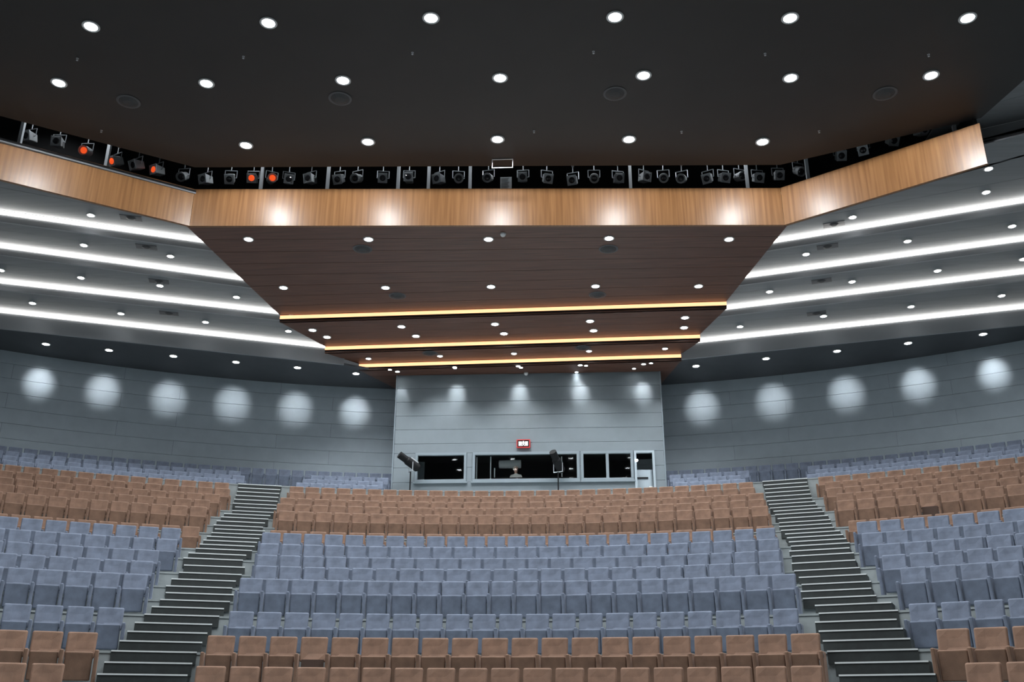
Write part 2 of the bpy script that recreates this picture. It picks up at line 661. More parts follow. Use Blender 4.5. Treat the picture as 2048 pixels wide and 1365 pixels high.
for x in (BOOTH_X0, BOOTH_X1):                              # side walls back to the rear wall
    bm = new()
    sgn = 1 if x > 0 else -1
    box(bm, min(x, x - sgn * 0.12), max(x, x - sgn * 0.12), 0.08, 2.6, zfl - 0.5, ztop)
    obj('side_wall', bm, 'booth_panel', bw)
    bm = new()
    box(bm, min(x, x + sgn * 0.05), max(x, x + sgn * 0.05), -0.03, 0.10, zfl - 0.5, ztop)
    obj('corner_trim', bm, 'booth_frame', bw)
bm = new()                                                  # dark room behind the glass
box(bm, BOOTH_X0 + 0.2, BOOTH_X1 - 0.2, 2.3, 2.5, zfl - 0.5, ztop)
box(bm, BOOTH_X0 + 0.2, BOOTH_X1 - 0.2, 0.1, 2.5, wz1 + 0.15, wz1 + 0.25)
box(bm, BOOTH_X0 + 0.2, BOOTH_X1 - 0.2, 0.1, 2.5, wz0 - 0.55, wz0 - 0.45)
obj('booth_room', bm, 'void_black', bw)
for wi, (x0, x1, mull, nm) in enumerate(((830, 933, (), 'window_1'), (945, 1159, (), 'window_2'), (1162, 1267, (1215,), 'window_3'))):
    win = put(nm, None, kind='structure', loc=(0, BOOTH_Y, 0))
    X0, X1 = PB(x0, 935).x, PB(x1, 935).x
    fwid = 0.11
    for nm2, b in (('frame_rail', (X0, X1, wz1 - fwid, wz1)), ('frame_rail', (X0, X1, wz0, wz0 + fwid)),
                   ('frame_stile', (X0, X0 + fwid, wz0 + fwid, wz1 - fwid)), ('frame_stile', (X1 - fwid, X1, wz0 + fwid, wz1 - fwid))):
        bm = new()
        box(bm, b[0], b[1], -0.05, 0.12, b[2], b[3])
        obj(nm2, bm, 'booth_frame', win, bevel=0.008, seg=1)
    bm = new()
    box(bm, X0 - 0.05, X1 + 0.05, -0.09, 0.02, wz0 - 0.06, wz0 + 0.01)
    obj('sill', bm, 'booth_frame', win)
    edges = [X0 + fwid] + [PB(m, 935).x for m in mull] + [X1 - fwid]
    for m in mull:
        xm = PB(m, 935).x
        bm = new()
        box(bm, xm - 0.06, xm + 0.06, -0.04, 0.10, wz0 + fwid, wz1 - fwid)
        obj('mullion', bm, 'booth_frame', win)
    for q in range(len(edges) - 1):
        bm = new()
        box(bm, edges[q] + (0.06 if q else 0), edges[q + 1] - (0.06 if q < len(edges) - 2 else 0), 0.05, 0.062, wz0 + fwid, wz1 - fwid)
        obj('pane', bm, 'glass', win)
# door of the booth
dr = put('door_1', None, kind='structure', loc=(0, BOOTH_Y, 0))
X0, X1 = xs[6], xs[7]
for b in ((X0, X0 + 0.09, zfl - 0.4, wz1), (X1 - 0.09, X1, zfl - 0.4, wz1), (X0 + 0.09, X1 - 0.09, wz1 - 0.09, wz1)):
    bm = new()
    box(bm, b[0], b[1], -0.05, 0.12, b[2], b[3])
    obj('door_frame', bm, 'wall_panel', dr)
bm = new()
box(bm, X0 + 0.1, X1 - 0.1, 0.25, 0.29, zfl - 0.4, wz1 - 0.75)
lf = obj('door_leaf', bm, 'wall_panel', dr)
bm = new()
box(bm, X0 + 0.1, X1 - 0.28, 0.22, 0.25, wz0 + 0.12, wz0 + 0.18)
obj('push_bar', bm, 'metal_black', lf)
bm = new()
box(bm, X1 - 0.26, X1 - 0.12, 0.22, 0.25, wz0 - 0.25, wz0 - 0.2)
obj('door_handle', bm, 'nosing', lf)
bm = new()
lathe(bm, ((0.001, -0.03), (0.05, -0.02), (0.05, 0.0), (0.001, 0.0)), 14, axis='Y')
dl = obj('door_lamp', bm, 'downlight_lens', label='small bright lamp at the top of the booth doorway', cat='lamp', loc=(X0 + 0.10, BOOTH_Y - 0.05, PB(1280, 922).z))

# lit sign above the middle window
sp = PB(1047, 889)
sg = put('exit_sign', None, label='small lit red-framed emergency sign above the middle booth window', cat='sign', loc=(sp.x, BOOTH_Y - 0.02, sp.z))
bm = new()
box(bm, -0.29, 0.29, -0.10, 0.0, -0.18, 0.18)
obj('sign_case', bm, 'sign_red', sg, bevel=0.01, seg=1)
bm = new()
box(bm, -0.25, 0.25, -0.105, -0.10, -0.14, 0.14)
obj('sign_face', bm, 'metal_black', sg)
for x0, x1, z0, z1 in ((-0.20, -0.06, -0.10, 0.08), (0.07, 0.20, -0.10, 0.08)):
    for q in range(3):
        bm = new()
        xx = x0 + (x1 - x0) * q / 3
        box(bm, xx, xx + 0.036, -0.112, -0.105, z0, z1)
        obj('sign_stroke', bm, 'sign_white', sg)
bm = new()
lathe(bm, ((0.001, -0.116), (0.04, -0.114), (0.04, -0.105), (0.001, -0.105)), 12, axis='Y', off=(0, 0, 0.06))
obj('sign_head', bm, 'sign_white', sg)
bm = new()
for p, q in (((0, -.11, .05), (0, -.11, -.03)), ((0, -.11, .03), (-.06, -.11, 0)), ((0, -.11, .03), (.06, -.11, .0)),
             ((0, -.11, -.03), (-.05, -.11, -.10)), ((0, -.11, -.03), (.05, -.11, -.10))):
    tube(bm, p, q, 0.014, 6)
obj('sign_figure', bm, 'sign_white', sg)

# things in the booth
cy = BOOTH_Y + 0.9
bm = new()
p = at_y(1020, 929, BOOTH_Y + 1.5)
lathe(bm, ((0.001, -0.48), (0.17, -0.48), (0.18, -0.45), (0.18, 0.45), (0.17, 0.48), (0.001, 0.48)), 20, axis='X')
pj = put('projector', None, label='pale cylindrical projector housing behind the middle booth window', cat='projector', loc=p)
obj('housing', bm, 'white_plastic', pj)
bm = new()
lathe(bm, ((0.001, -0.60), (0.11, -0.60), (0.12, -0.48), (0.001, -0.48)), 16, axis='X')
obj('end_cap', bm, 'metal_black', pj)
bm = new()
tube(bm, (0.2, 0, 0.18), (0.2, 0, 0.75), 0.03)
obj('hanger', bm, 'metal_black', pj)
for i, (x, ya, yb) in enumerate(((953, 915, 959), (981, 914, 959), (989, 937, 957), (1124, 914, 958))):  # upright reflections and lit edges in the window, modelled as white strips
    p0, p1 = at_y(x, yb, BOOTH_Y + 0.35), at_y(x, ya, BOOTH_Y + 0.35)
    bm = new()
    box(bm, -0.022, 0.022, -0.022, 0.022, 0, p1.z - p0.z)
    obj('glint_strip', bm, 'white_plastic', loc=p0, label=('thin glint made as a white strip at the edge of the middle booth window', 'tall thin glint made as a white strip beside the projector',
        'short glint made as a white strip under the projector', 'thin glint made as a white strip behind the follow spot')[i], cat='post', bevel=0.006, seg=1)
bm = new()
dk0, dk1 = at_y(985, 957, BOOTH_Y + 0.45), at_y(1150, 957, BOOTH_Y + 0.45)
box(bm, dk0.x, dk1.x, BOOTH_Y + 0.25, BOOTH_Y + 0.75, dk0.z - 0.08, dk0.z - 0.02)
obj('control_desk', bm, 'metal_black', label='dark control desk under the middle booth window', cat='desk', bevel=0.01, seg=1)
# operator, seated
pp = at_y(1032, 941, BOOTH_Y + 0.98)
pr = put('person', None, label='operator in a white shirt seated behind the middle booth window', cat='person', loc=(pp.x, pp.y, pp.z - 1.18))


def skin_body():
    J = [((0, 0, .50), .15), ((0, 0.02, .72), .15), ((0, 0.02, .92), .17), ((0, 0, 1.0), .07), ((0, -.01, 1.07), .06), ((0, -.03, 1.14), .085), ((0, -.03, 1.22), .09), ((0, -.02, 1.28), .07),
         ((-.19, .01, .93), .07), ((-.27, -.06, .70), .05), ((-.16, -.30, .66), .038), ((-.13, -.38, .665), .03),
         ((.19, .01, .93), .07), ((.27, -.06, .70), .05), ((.16, -.30, .66), .038), ((.13, -.38, .665), .03),
         ((-.12, -.40, .50), .075), ((-.12, -.44, .08), .05), ((-.12, -.58, .04), .035),
         ((.12, -.40, .50), .075), ((.12, -.44, .08), .05), ((.12, -.58, .04), .035)]
    E_ = [(0, 1), (1, 2), (2, 3), (3, 4), (4, 5), (5, 6), (6, 7), (2, 8), (8, 9), (9, 10), (10, 11), (2, 12), (12, 13), (13, 14), (14, 15),
          (0, 16), (16, 17), (17, 18), (0, 19), (19, 20), (20, 21)]
    me = bpy.data.meshes.new('body')
    me.from_pydata([j[0] for j in J], E_, [])
    o = bpy.data.objects.new('body', me)
    COL.objects.link(o)
    md = o.modifiers.new('skin', 'SKIN')
    for i, j in enumerate(J):
        me.skin_vertices[0].data[i].radius = (j[1], j[1])
        me.skin_vertices[0].data[i].use_root = (i == 0)
    sb = o.modifiers.new('sub', 'SUBSURF')
    sb.levels = sb.render_levels = 2
    dg = bpy.context.evaluated_depsgraph_get()
    m2 = bpy.data.meshes.new_from_object(o.evaluated_get(dg))
    bpy.data.objects.remove(o)
    m2.materials.clear()
    for n in ('shirt_white', 'skin', 'trousers_dark'):
        m2.materials.append(MAT[n])
    for f in m2.polygons:
        c = f.center
        f.use_smooth = True
        f.material_index = 1 if c.z > 1.03 or c.y < -0.29 and c.z > .6 else 2 if c.z < 0.62 else 0
    return m2


put('body', skin_body(), pr)
bm = new()
bmesh.ops.create_uvsphere(bm, u_segments=16, v_segments=10, radius=0.115)
for v in bm.verts:
    v.co.z = v.co.z * 0.95 + 1.25
    v.co.y = v.co.y * 1.05 + 0.005
bmesh.ops.delete(bm, geom=[v for v in bm.verts if v.co.z < 1.235 and v.co.y < 0.03], context='VERTS')
obj('hair', bm, 'hair', pr, smooth=True)


bl = put('booth_lamp', None, label='small shaded lamp hanging over the operator in the booth', cat='lamp', loc=(pp.x - 0.1, pp.y - 0.35, wz1 + 0.14))
bm = new()
lathe(bm, ((0.02, 0.0), (0.025, -0.05), (0.08, -0.12), (0.075, -0.12), (0.0001, -0.06)), 14)
obj('lamp_shade', bm, 'metal_black', bl)
bd = bpy.data.lights.new('booth_beam', 'SPOT')
bd.energy, bd.spot_size, bd.spot_blend, bd.shadow_soft_size = 160, rad(95), 0.6, 0.05
bo = bpy.data.objects.new('booth_beam', bd)
COL.objects.link(bo)
bo.parent = bl
bo.location = (0, 0, -0.13)
bo.rotation_euler = (0.25, 0, 0)

# follow spots on stands in front of the booth
def follow_spot(px, py, tilt, turn, label):
    p = at_y(px, py, BOOTH_Y - 0.55)
    base = floor_of(7.43) + 0.1
    t = put('follow_spot', None, label=label, cat='spotlight', loc=(p.x, p.y, base), rz=turn)
    hgt = p.z - base
    bm = new()
    tube(bm, (0, 0, 0.1), (0, 0, hgt - 0.35), 0.03)
    obj('stand_pole', bm, 'metal_black', t)
    for q in range(3):
        bm = new()
        a = q * 2 * pi / 3
        tube(bm, (0, 0, 0.45), (0.42 * cos(a), 0.42 * sin(a), 0.0), 0.018)
        obj('stand_leg', bm, 'metal_black', t)
    bm = new()
    tube(bm, (-0.2, 0, hgt - 0.35), (0.2, 0, hgt - 0.35), 0.022)
    tube(bm, (-0.2, 0, hgt - 0.36), (-0.2, 0, hgt + 0.02), 0.018)
    tube(bm, (0.2, 0, hgt - 0.36), (0.2, 0, hgt + 0.02), 0.018)
    obj('yoke', bm, 'housing_grey', t)
    bm = new()
    lathe(bm, ((0.05, -0.62), (0.15, -0.62), (0.15, -0.25), (0.18, -0.2), (0.18, 0.35), (0.12, 0.42), (0.001, 0.42)), 18, axis='Y')
    b = obj('lamp_body', bm, 'metal_black', t, loc=(0, 0, hgt), rot=(tilt, 0, 0))
    bm = new()
    lathe(bm, ((0.001, -0.56), (0.13, -0.58), (0.13, -0.55), (0.001, -0.55)), 16, axis='Y')
    obj('lens', bm, 'lens_dark', b)
    bm = new()
    box(bm, -0.05, 0.05, -0.1, 0.25, 0.17, 0.22)
    obj('handle', bm, 'housing_grey', b)


follow_spot(822, 927, -0.5, -1.0, 'black follow spot on a stand by the single booth window')
follow_spot(1116, 928, -0.7, -0.45, 'black follow spot on a stand before the middle booth window')

# ------------------------------------------------------------------ ceilings
XY = lambda v: Vector((v.x, v.y))


def slab(name, pts, z0, z1, m, **kw):
    bm = new()
    prism(bm, pts, z0, z1)
    return obj(name, bm, m, **kw)


def ext(a, b, x):
    """extend the plan line a-b to abscissa x"""
    t = (x - a.x) / (b.x - a.x)
    return a + (b - a) * t


# --- brown timber ceiling in the middle, stepping down to the booth
S = (14.55, 14.27, 13.98, SOFFIT)
wood = put('ceiling_timber', None, kind='structure')
lipL = [(560, 634), (650, 696), (718, 731)]
lipR = [(1453, 606), (1400, 672), (1363, 711)]
edge = [(XY(at_h(379, 452, S[0])) + Vector((-0.1, 0.05)), XY(at_h(1569, 450, S[0])) + Vector((0.1, 0.05)))]
for i in range(3):
    edge.append((XY(at_h(*lipL[i], S[i] - 0.06)), XY(at_h(*lipR[i], S[i] - 0.06))))
edge.append((Vector((BOOTH_X0 - 0.05, BOOTH_Y + 2.6)), Vector((BOOTH_X1 + 0.05, BOOTH_Y + 2.6))))
PL = 0.30
for i in range(4):
    aL, aR = edge[i]
    bL, bR = edge[i + 1]
    n = 8 if i == 0 else 4                                  # boards across the hall, each its own piece
    for q in range(n):
        t0, t1 = q / n, (q + 1) / n - 0.0025
        pts = [aL.lerp(bL, t0), aR.lerp(bR, t0), aR.lerp(bR, t1), aL.lerp(bL, t1)]
        slab('ceiling_board', pts, S[i] + CZ, S[i] + CZ + 0.05, 'wood_ceiling', parent=wood)
    slab('board_backing', [aL, aR, bR, bL], S[i] + CZ + 0.051, S[i] + CZ + 0.12, 'void_black', parent=wood)
    if i < 3:
        d = (bR - bL).normalized()
        nrm = Vector((-d.y, d.x))
        slab('lip_board', [bL + nrm * 0.03, bR + nrm * 0.03, bR + nrm * 0.12, bL + nrm * 0.12], S[i + 1] + CZ, S[i] + CZ + 0.02, 'wood_lip', parent=wood)
        o = slab('warm_light_strip', [bL, bR, bR + nrm * 0.028, bL + nrm * 0.028], S[i] + CZ - 0.15, S[i] + CZ - 0.012, 'led_warm')
        o['label'] = ('longest warm orange strip of light across the timber ceiling', 'middle warm orange strip of light between two timber steps',
                      'shortest warm orange strip of light, next to the booth')[i]
        o['category'] = 'light strip'
        o['group'] = 'warm light strips in the timber ceiling'

# --- pale side ceilings: steps with white light strips, falling to the dark soffit
W = [16.5, 16.1, 15.7, 15.3, 14.9, 14.5]
linesL = [None, None, ((0, 424), (400, 480)), ((0, 491), (475, 555)), ((0, 562), (548, 623)), ((0, 621), (655, 693))]
linesR = [((2048, 243), (1963, 262)), ((2048, 288), (1985, 306)), ((2048, 400), (1550, 481)), ((2048, 477), (1497, 551)), ((2048, 543), (1455, 615)), ((2048, 613), (1395, 682))]
fas_in = {-1: XY(at_h(375, 452, S[0])), 1: XY(at_h(1572, 450, S[0]))}
fas_out = {-1: XY(at_h(0, 357, S[0])), 1: XY(at_h(1975, 325, S[0]))}
SPOTS = []
for side, lines, nm in ((-1, linesL, 'ceiling_wing_left'), (1, linesR, 'ceiling_wing_right')):
    wing = put(nm, None, kind='structure')
    prev = None
    XO = side * 25.8
    for i, ln in enumerate(lines):
        if ln is None:
            continue
        a, b = XY(at_h(*ln[0], W[i] - 0.06)), XY(at_h(*ln[1], W[i] - 0.06))
        far, near = ext(a, b, XO), ext(a, b, b.x - side * 0.7)
        if i < 2:
            near = ext(a, b, side * 13.0)
        if prev is None:
            fi, fo = fas_in[side], ext(fas_in[side], fas_out[side], XO)
            if side > 0:
                fi, fo = ext(a, b, 13.0) + Vector((0, -4.0)), far + Vector((0, -6.0))
            else:
                fi = fi + Vector((0.5, 0.2))
            prev = (fi, fo)
        if i == 2 and side > 0:
            old = prev
            prev = (fas_in[1] + Vector((-0.5, 0.2)), prev[1])
            slab('ceiling_panel', [prev[0], old[0], old[1]], W[i] + CZ + 0.004, W[i] + CZ + 0.05, 'wing_panel', parent=wing)
        pts = [prev[0], prev[1], far, near]
        n = 3
        for q in range(n):
            t0, t1 = q / n, (q + 1) / n - 0.003
            slab('ceiling_panel', [prev[0].lerp(near, t0), prev[1].lerp(far, t0), prev[1].lerp(far, t1), prev[0].lerp(near, t1)],
                 W[i] + CZ, W[i] + CZ + 0.05, 'wing_panel', parent=wing)
        slab('panel_backing', pts, W[i] + CZ + 0.051, W[i] + CZ + 0.12, 'void_black', parent=wing)
        d = (far - near).normalized()
        nrm = Vector((-d.y, d.x))
        if nrm.y < 0:
            nrm = -nrm
        low = W[i + 1] if i < 5 else SOFFIT
        slab('lip_panel', [near + nrm * 0.03, far + nrm * 0.03, far + nrm * 0.12, near + nrm * 0.12], low + CZ, W[i] + CZ + 0.02, 'wing_lip', parent=wing)
        if i >= 2:
            o = slab('white_light_strip', [near, far, far + nrm * 0.028, near + nrm * 0.028], W[i] + CZ - 0.13, W[i] + CZ - 0.012, 'led_white')
            o['label'] = '%s white strip of light in the pale side ceiling %s' % (
                ('first stage-end', 'second', 'third', 'last rear-wall')[i - 2], 'on the booth door side' if side > 0 else 'away from the booth door')
            o['category'] = 'light strip'
            o['group'] = 'white light strips ' + ('on the booth door side' if side > 0 else 'away from the booth door')
        prev = (near + nrm * 0.12, far + nrm * 0.12)
    # dark soffit between the last step and the rear wall
    bx = BOOTH_X1 if side > 0 else BOOTH_X0
    slab('soffit', [prev[0], prev[1], Vector((side * 29, 30)), Vector((side * 20, 42)), Vector((bx - side * 0.3, 42)), Vector((bx - side * 0.3, prev[0].y + 1.5))],
         SOFFIT + CZ + 0.012, SOFFIT + CZ + 0.1, 'soffit_dark', parent=wing)

# --- oak fascia with its two wings
HB, HT = S[0] - 0.03, 15.87
pl_in, pr_in = XY(at_h(379, 452, HB)), XY(at_h(1569, 450, HB))
pl_out, pr_out = ext(pl_in, fas_out[-1], -19.0), fas_out[1]
fas = put('trim_1', None, kind='structure', loc=(0, pl_in.y, HB + CZ))


def fpanel(a, b):
    d = (b - a).normalized()
    n = Vector((-d.y, d.x))
    L = (b - a).length
    bm = new()
    box(bm, 0.004, L - 0.004, 0, 0.10, 0, HT - HB)
    o = obj('fascia_panel', bm, 'wood_fascia', fas, rz=math.atan2(d.y, d.x))
    o.location = (a.x, a.y - fas.location.y, 0)
    return n


fpanel(pl_out, pl_in)
nC = fpanel(pl_in, pr_in)
fpanel(pr_in, pr_out)

# --- dark front ceiling
HD = 16.1
dk = [XY(at_h(390, 335, HD)), XY(at_h(1560, 330, HD)), XY(at_h(1962, 236, HD)), XY(at_h(2048, 160, HD))]
dL = XY(at_h(0, 232, HD))
pts = [dk[0], dk[1], dk[2], dk[3], ext(dk[2], dk[3], dk[3].x + 3.0), Vector((dk[3].x + 3.0, 0)), Vector((-20, 0)), ext(dk[0], dL, -20)]
dc = slab('ceiling_front', pts[::-1], HD + CZ, HD + CZ + 0.5, 'ceiling_dark', kind='structure')
# black slot behind the fascia
bk = [ext(pl_in, pl_out, -22) + Vector((0, 2.6)), pl_in + Vector((0, 2.6)), pr_in + Vector((0, 2.6)), pr_out + Vector((0, 2.6))]
sl = put('wall_light_slot', None, kind='structure')
for i in range(3):
    a, b = bk[i], bk[i + 1]
    slab('slot_back', [a, b, b + Vector((0, 0.1)), a + Vector((0, 0.1))], HT + CZ - 0.15, 20.5, 'void_black', parent=sl)
slab('slot_end', [pr_out + Vector((-0.1, 0.12)), pr_out + Vector((0, 0.12)), pr_out + Vector((0, 2.7)), pr_out + Vector((-0.1, 2.7))], HT + CZ - 0.15, 20.5, 'void_black', parent=sl)
slab('slot_top', [Vector((-22, 14)), Vector((pr_out.x, 14)), Vector((pr_out.x, 29)), Vector((-22, 29))], 20.5, 20.6, 'void_black', parent=sl)
for i in range(3):
    a, b = (pl_out, pl_in, pr_in)[i], (pl_in, pr_in, pr_out)[i]
    slab('slot_floor', [a + Vector((0, 0.15)), b + Vector((0, 0.15)), b + Vector((0, 2.7)), a + Vector((0, 2.7))], HT + CZ - 0.2, HT + CZ - 0.15, 'void_black', parent=sl)

# ------------------------------------------------------------------ downlights


def ring_mesh(r):
    bm = new()
    lathe(bm, ((r, 0.02), (r * 1.35, 0.02), (r * 1.38, 0.0), (r * 1.32, -0.012), (r * 1.02, -0.008), (r, 0.02)), 20)
    return mesh('trim_ring', bm, 'downlight_trim')


def lens_mesh(r):
    bm = new()
    lathe(bm, ((0.0001, -0.006), (r, -0.004), (r, 0.01), (0.0001, 0.01)), 20)
    return mesh('lamp_lens', bm, 'downlight_lens')


DM = {}


SEEN = {}


def downlight(p, r, watts, label, group, size=110, blend=0.7, aim=None, tint=COOL):
    if r not in DM:
        DM[r] = (ring_mesh(r), lens_mesh(r))
    t = put('downlight', None, loc=(p.x, p.y, p.z - 0.02), label=label, cat='ceiling light', group=group)
    SEEN.setdefault(group, []).append(t)
    put('trim_ring', DM[r][0], t)
    put('lamp_lens', DM[r][1], t)
    ld = bpy.data.lights.new('downlight_beam', 'SPOT')
    ld.energy = watts
    ld.color = tint
    ld.spot_size = rad(size)
    ld.spot_blend = blend
    ld.shadow_soft_size = r
    lo = bpy.data.objects.new('downlight_beam', ld)
    COL.objects.link(lo)
    lo.parent = t
    lo.location = (0, 0, -0.05)
    if aim is not None:
        lo.rotation_euler = (Vector(aim)).to_track_quat('-Z', 'Y').to_euler()


ROWC = [(492, 290), (736, 283), (995, 278), (1258, 278), (1525, 283)]
ROWB = [(118, 165), (413, 166), (686, 160), (1000, 155), (1287, 150), (1581, 155), (1862, 150)]
ROWA = [(182, 52), (537, 45), (862, 35), (1230, 33), (1580, 35), (1935, 35)]
for lst, nm in ((ROWC, 'row next to the stage-light slot'), (ROWB, 'middle row'), (ROWA, 'third row from the stage-light slot')):
    for x, y in lst:
        downlight(at_h(x, y, HD), 0.16, SPOT_W * (0.6 if lst is ROWC else 1.0), 'round downlight in the dark front ceiling, ' + nm, 'dark ceiling lights, ' + nm, size=178.5 if lst is ROWC or (x, y) in (ROWB[0], ROWB[-1]) else 150, blend=0.08 if lst is ROWC or (x, y) in (ROWB[0], ROWB[-1]) else 0.6)
for yy in (12.5, 9.5, 6.5):                            # the same grid goes on towards the stage
    for q in range(6):
        downlight(Vector((-10 + 4 * q, yy, HD + CZ)), 0.16, SPOT_W * 1.4, 'round downlight in the dark ceiling over the stage front', 'stage front ceiling lights', size=140)
for lst, lvl, nm in (([(497, 478), (737, 478), (977, 478), (1218, 476), (1458, 478)], 0, 'row under the oak fascia'),
                     ([(567, 575), (771, 575), (982, 573), (1191, 572), (1397, 572)], 0, 'row before the longest orange strip'),
                     ([(625, 660), (803, 653), (990, 648), (1180, 642), (1370, 635)], 1, 'row just behind the longest orange strip'),
                     ([(654, 674), (832, 672), (1008, 667), (1187, 661), (1368, 655)], 1, 'row before the middle orange strip'),
                     ([(737, 717), (880, 712), (1028, 707), (1178, 702), (1330, 697)], 2, 'row between middle and shortest strip')):
    for x, y in lst:
        downlight(at_h(x, y, S[lvl]), 0.13 if lvl < 2 else 0.10, SPOT_W * 0.8, 'round downlight in the timber ceiling, ' + nm, 'timber ceiling lights, ' + nm, size=115)
wash = ((930, 790), (1040, 790), (1150, 790), (1255, 787))
for i, (x, y) in enumerate([(912, 742), (1038, 742), (1160, 741), (1285, 738), (795, 743)]):
    p = at_h(x, y, SOFFIT)
    if i < 4:
        p.y = BOOTH_Y - 1.0
    tgt = (0, 1.15, -0.95) if i < 4 else (0.3, 1.15, -1.9)
    downlight(p, 0.085, 230 if i < 4 else 110, 'small downlight in the timber ceiling washing the booth wall', 'booth wall washers', size=42, blend=1.0, aim=tgt)
for x, y in ((780, 739), (910, 736), (1042, 735), (1172, 731), (1302, 726), (1268, 737), (1153, 744)):
    p = at_h(x, y, SOFFIT)
    downlight(p, 0.07, 40, 'tiny downlight between the shortest orange strip and the booth', 'tiny lights before the booth', size=90)
wingL = [((182, 430), 2), ((168, 490), 3), ((341, 512), 3), ((162, 555), 4), ((320, 571), 4), ((473, 594), 4), ((2, 540), 4),
         ((65, 606), 5), ((242, 627), 5), ((411, 644), 5), ((577, 662), 5)]
wingR = [((1977, 337), 2), ((1972, 384), 2), ((1705, 434), 2), ((1612, 508), 3), ((1815, 482), 3), ((2024, 452), 3), ((1539, 583), 4), ((1704, 563), 4), ((1875, 541), 4),
         ((2046, 518), 4), ((1480, 653), 5), ((1647, 632), 5), ((1822, 613), 5), ((2003, 591), 5)]
for lst, sd in ((wingL, 'away from the booth door'), (wingR, 'on the booth door side')):
    for (x, y), i in lst:
        nm = ('first', 'second', 'third', 'fourth')[i - 2]
        downlight(at_h(x, y, W[i]), 0.11, SPOT_W * 0.45, 'downlight in %s pale ceiling step %s' % (nm, sd.replace(' the', '')), 'pale step lights, %s, %s' % (nm, sd), size=110)
for lst, sd in (([(92, 688), (218, 700), (347, 712), (472, 724), (595, 735), (712, 747)], 'away from the booth door'),
                ([(1392, 732), (1532, 717), (1674, 702), (1816, 686), (1966, 668)], 'on the booth door side')):
    for x, y in lst:
        p = at_h(x, y, SOFFIT)
        a = math.atan2(p.x, p.y)
        gap = BACK_R - math.hypot(p.x, p.y)
        downlight(p, 0.13, 380, 'downlight in dark rear soffit ' + sd.replace(' the', ''), 'rear soffit lights ' + sd, size=40, blend=1.0,
                  aim=(sin(a) * gap, cos(a) * gap, -1.0))

for grp, lst in SEEN.items():                           # tell the lamps of a row apart by counting from the booth-door side
    lst.sort(key=lambda o: -o.location.x)
    if 'stage front' in grp or len(lst) < 2:
        continue
    for i, o in enumerate(lst):
        if 'booth door' in grp:
            c = i if 'on the' not in grp else len(lst) - 1 - i
            o['label'] = NTH[c] + ' ' + o['label'].replace('downlight', 'downlight from timber ceiling', 1)
        else:
            o['label'] = NTH[i] + ' ' + o['label'].replace('downlight', 'downlight from booth-door side', 1).replace(' the ', ' ')

# ------------------------------------------------------------------ vents, sensors
def vent_meshes():
    bm = new()
    box(bm, -0.36, 0.36, -0.18, 0.18, -0.015, 0.0)
    a = mesh('vent_frame', bm, 'vent_frame', bevel=0.006, seg=1)
    bm = new()
    lathe(bm, ((0.0001, -0.05), (0.09, -0.045), (0.16, -0.016), (0.16, -0.012), (0.0001, -0.012)), 18)
    b = mesh('vent_cone', bm, 'vent_dark')
    bm = new()
    lathe(bm, ((0.0001, -0.07), (0.14, -0.06), (0.26, -0.015), (0.28, 0.0), (0.0001, 0.0)), 24)
    c = mesh('diffuser_bowl', bm, 'vent_dark')
    bm = new()
    lathe(bm, ((0.28, 0.0), (0.33, -0.012), (0.28, -0.02), (0.26, -0.012), (0.28, 0)), 24)
    d = mesh('diffuser_ring', bm, 'vent_frame')
    return a, b, c, d


VM = vent_meshes()
for lst, sd, sg_ in (([((262, 436), 2), ((293, 494), 3), ((318, 563), 4), ((338, 627), 5)], 'away from the booth door', -1),
                     ([((1668, 449), 2), ((1655, 493), 3), ((1643, 562), 4), ((1633, 627), 5)], 'on the booth door side', 1)):
    for (x, y), i in lst:
        p = at_h(x, y, W[i])
        t = put('ceiling_vent', None, loc=(p.x, p.y, p.z), rz=-sg_ * 0.3, cat='vent', label='dark rectangular vent in the %s pale ceiling step %s' % (('first', 'second', 'third', 'fourth')[i - 2], sd))
        put('vent_frame', VM[0], t)
        put('vent_cone', VM[1], t)
for (x, y), z, lab in (((725, 498), S[0], 'round dark diffuser in timber under the fascia, away from booth door'), ((1217, 498), S[0], 'round dark diffuser in timber under the fascia, booth door side'),
                       ((795, 592), S[0], 'round dark diffuser by the longest orange strip, away from booth door'), ((1195, 590), S[0], 'round dark diffuser by the longest orange strip, booth door side'),
                       ((860, 707), S[2], 'round dark diffuser before the shortest orange strip, away from booth door'), ((1165, 696), S[2], 'round dark diffuser before the shortest orange strip, booth door side'),
                       ((257, 203), HD, 'round dark diffuser in the dark ceiling, away from booth door'), ((680, 197), HD, 'round dark diffuser in the dark ceiling behind a middle-row downlight'),
                       ((1230, 187), HD, 'round dark diffuser near the middle of the dark ceiling'), ((1770, 187), HD, 'round dark diffuser in the dark ceiling, booth door side')):
    p = at_h(x, y, z)
    t = put('air_diffuser', None, loc=p, label=lab, cat='vent')
    put('diffuser_bowl', VM[2], t)
    put('diffuser_ring', VM[3], t)
bm = new()
lathe(bm, ((0.0001, -0.13), (0.06, -0.11), (0.09, -0.06), (0.095, 0.0), (0.0001, 0.0)), 16)
dome = mesh('sensor_dome', bm, 'white_plastic', smooth=True)
put('sensor_dome', dome, loc=at_h(1006, 467, S[0]), label='white dome sensor beside a timber ceiling downlight under the fascia', cat='sensor')
put('sensor_dome', dome, loc=at_h(1052, 746, SOFFIT), label='white dome sensor in the ceiling before the booth', cat='sensor')
bm = new()
lathe(bm, ((0.0001, -0.07), (0.028, -0.065), (0.03, -0.055), (0.012, -0.05), (0.012, -0.01), (0.035, -0.006), (0.035, 0), (0.0001, 0)), 10)
spk = mesh('sprinkler', bm, 'metal_grey')
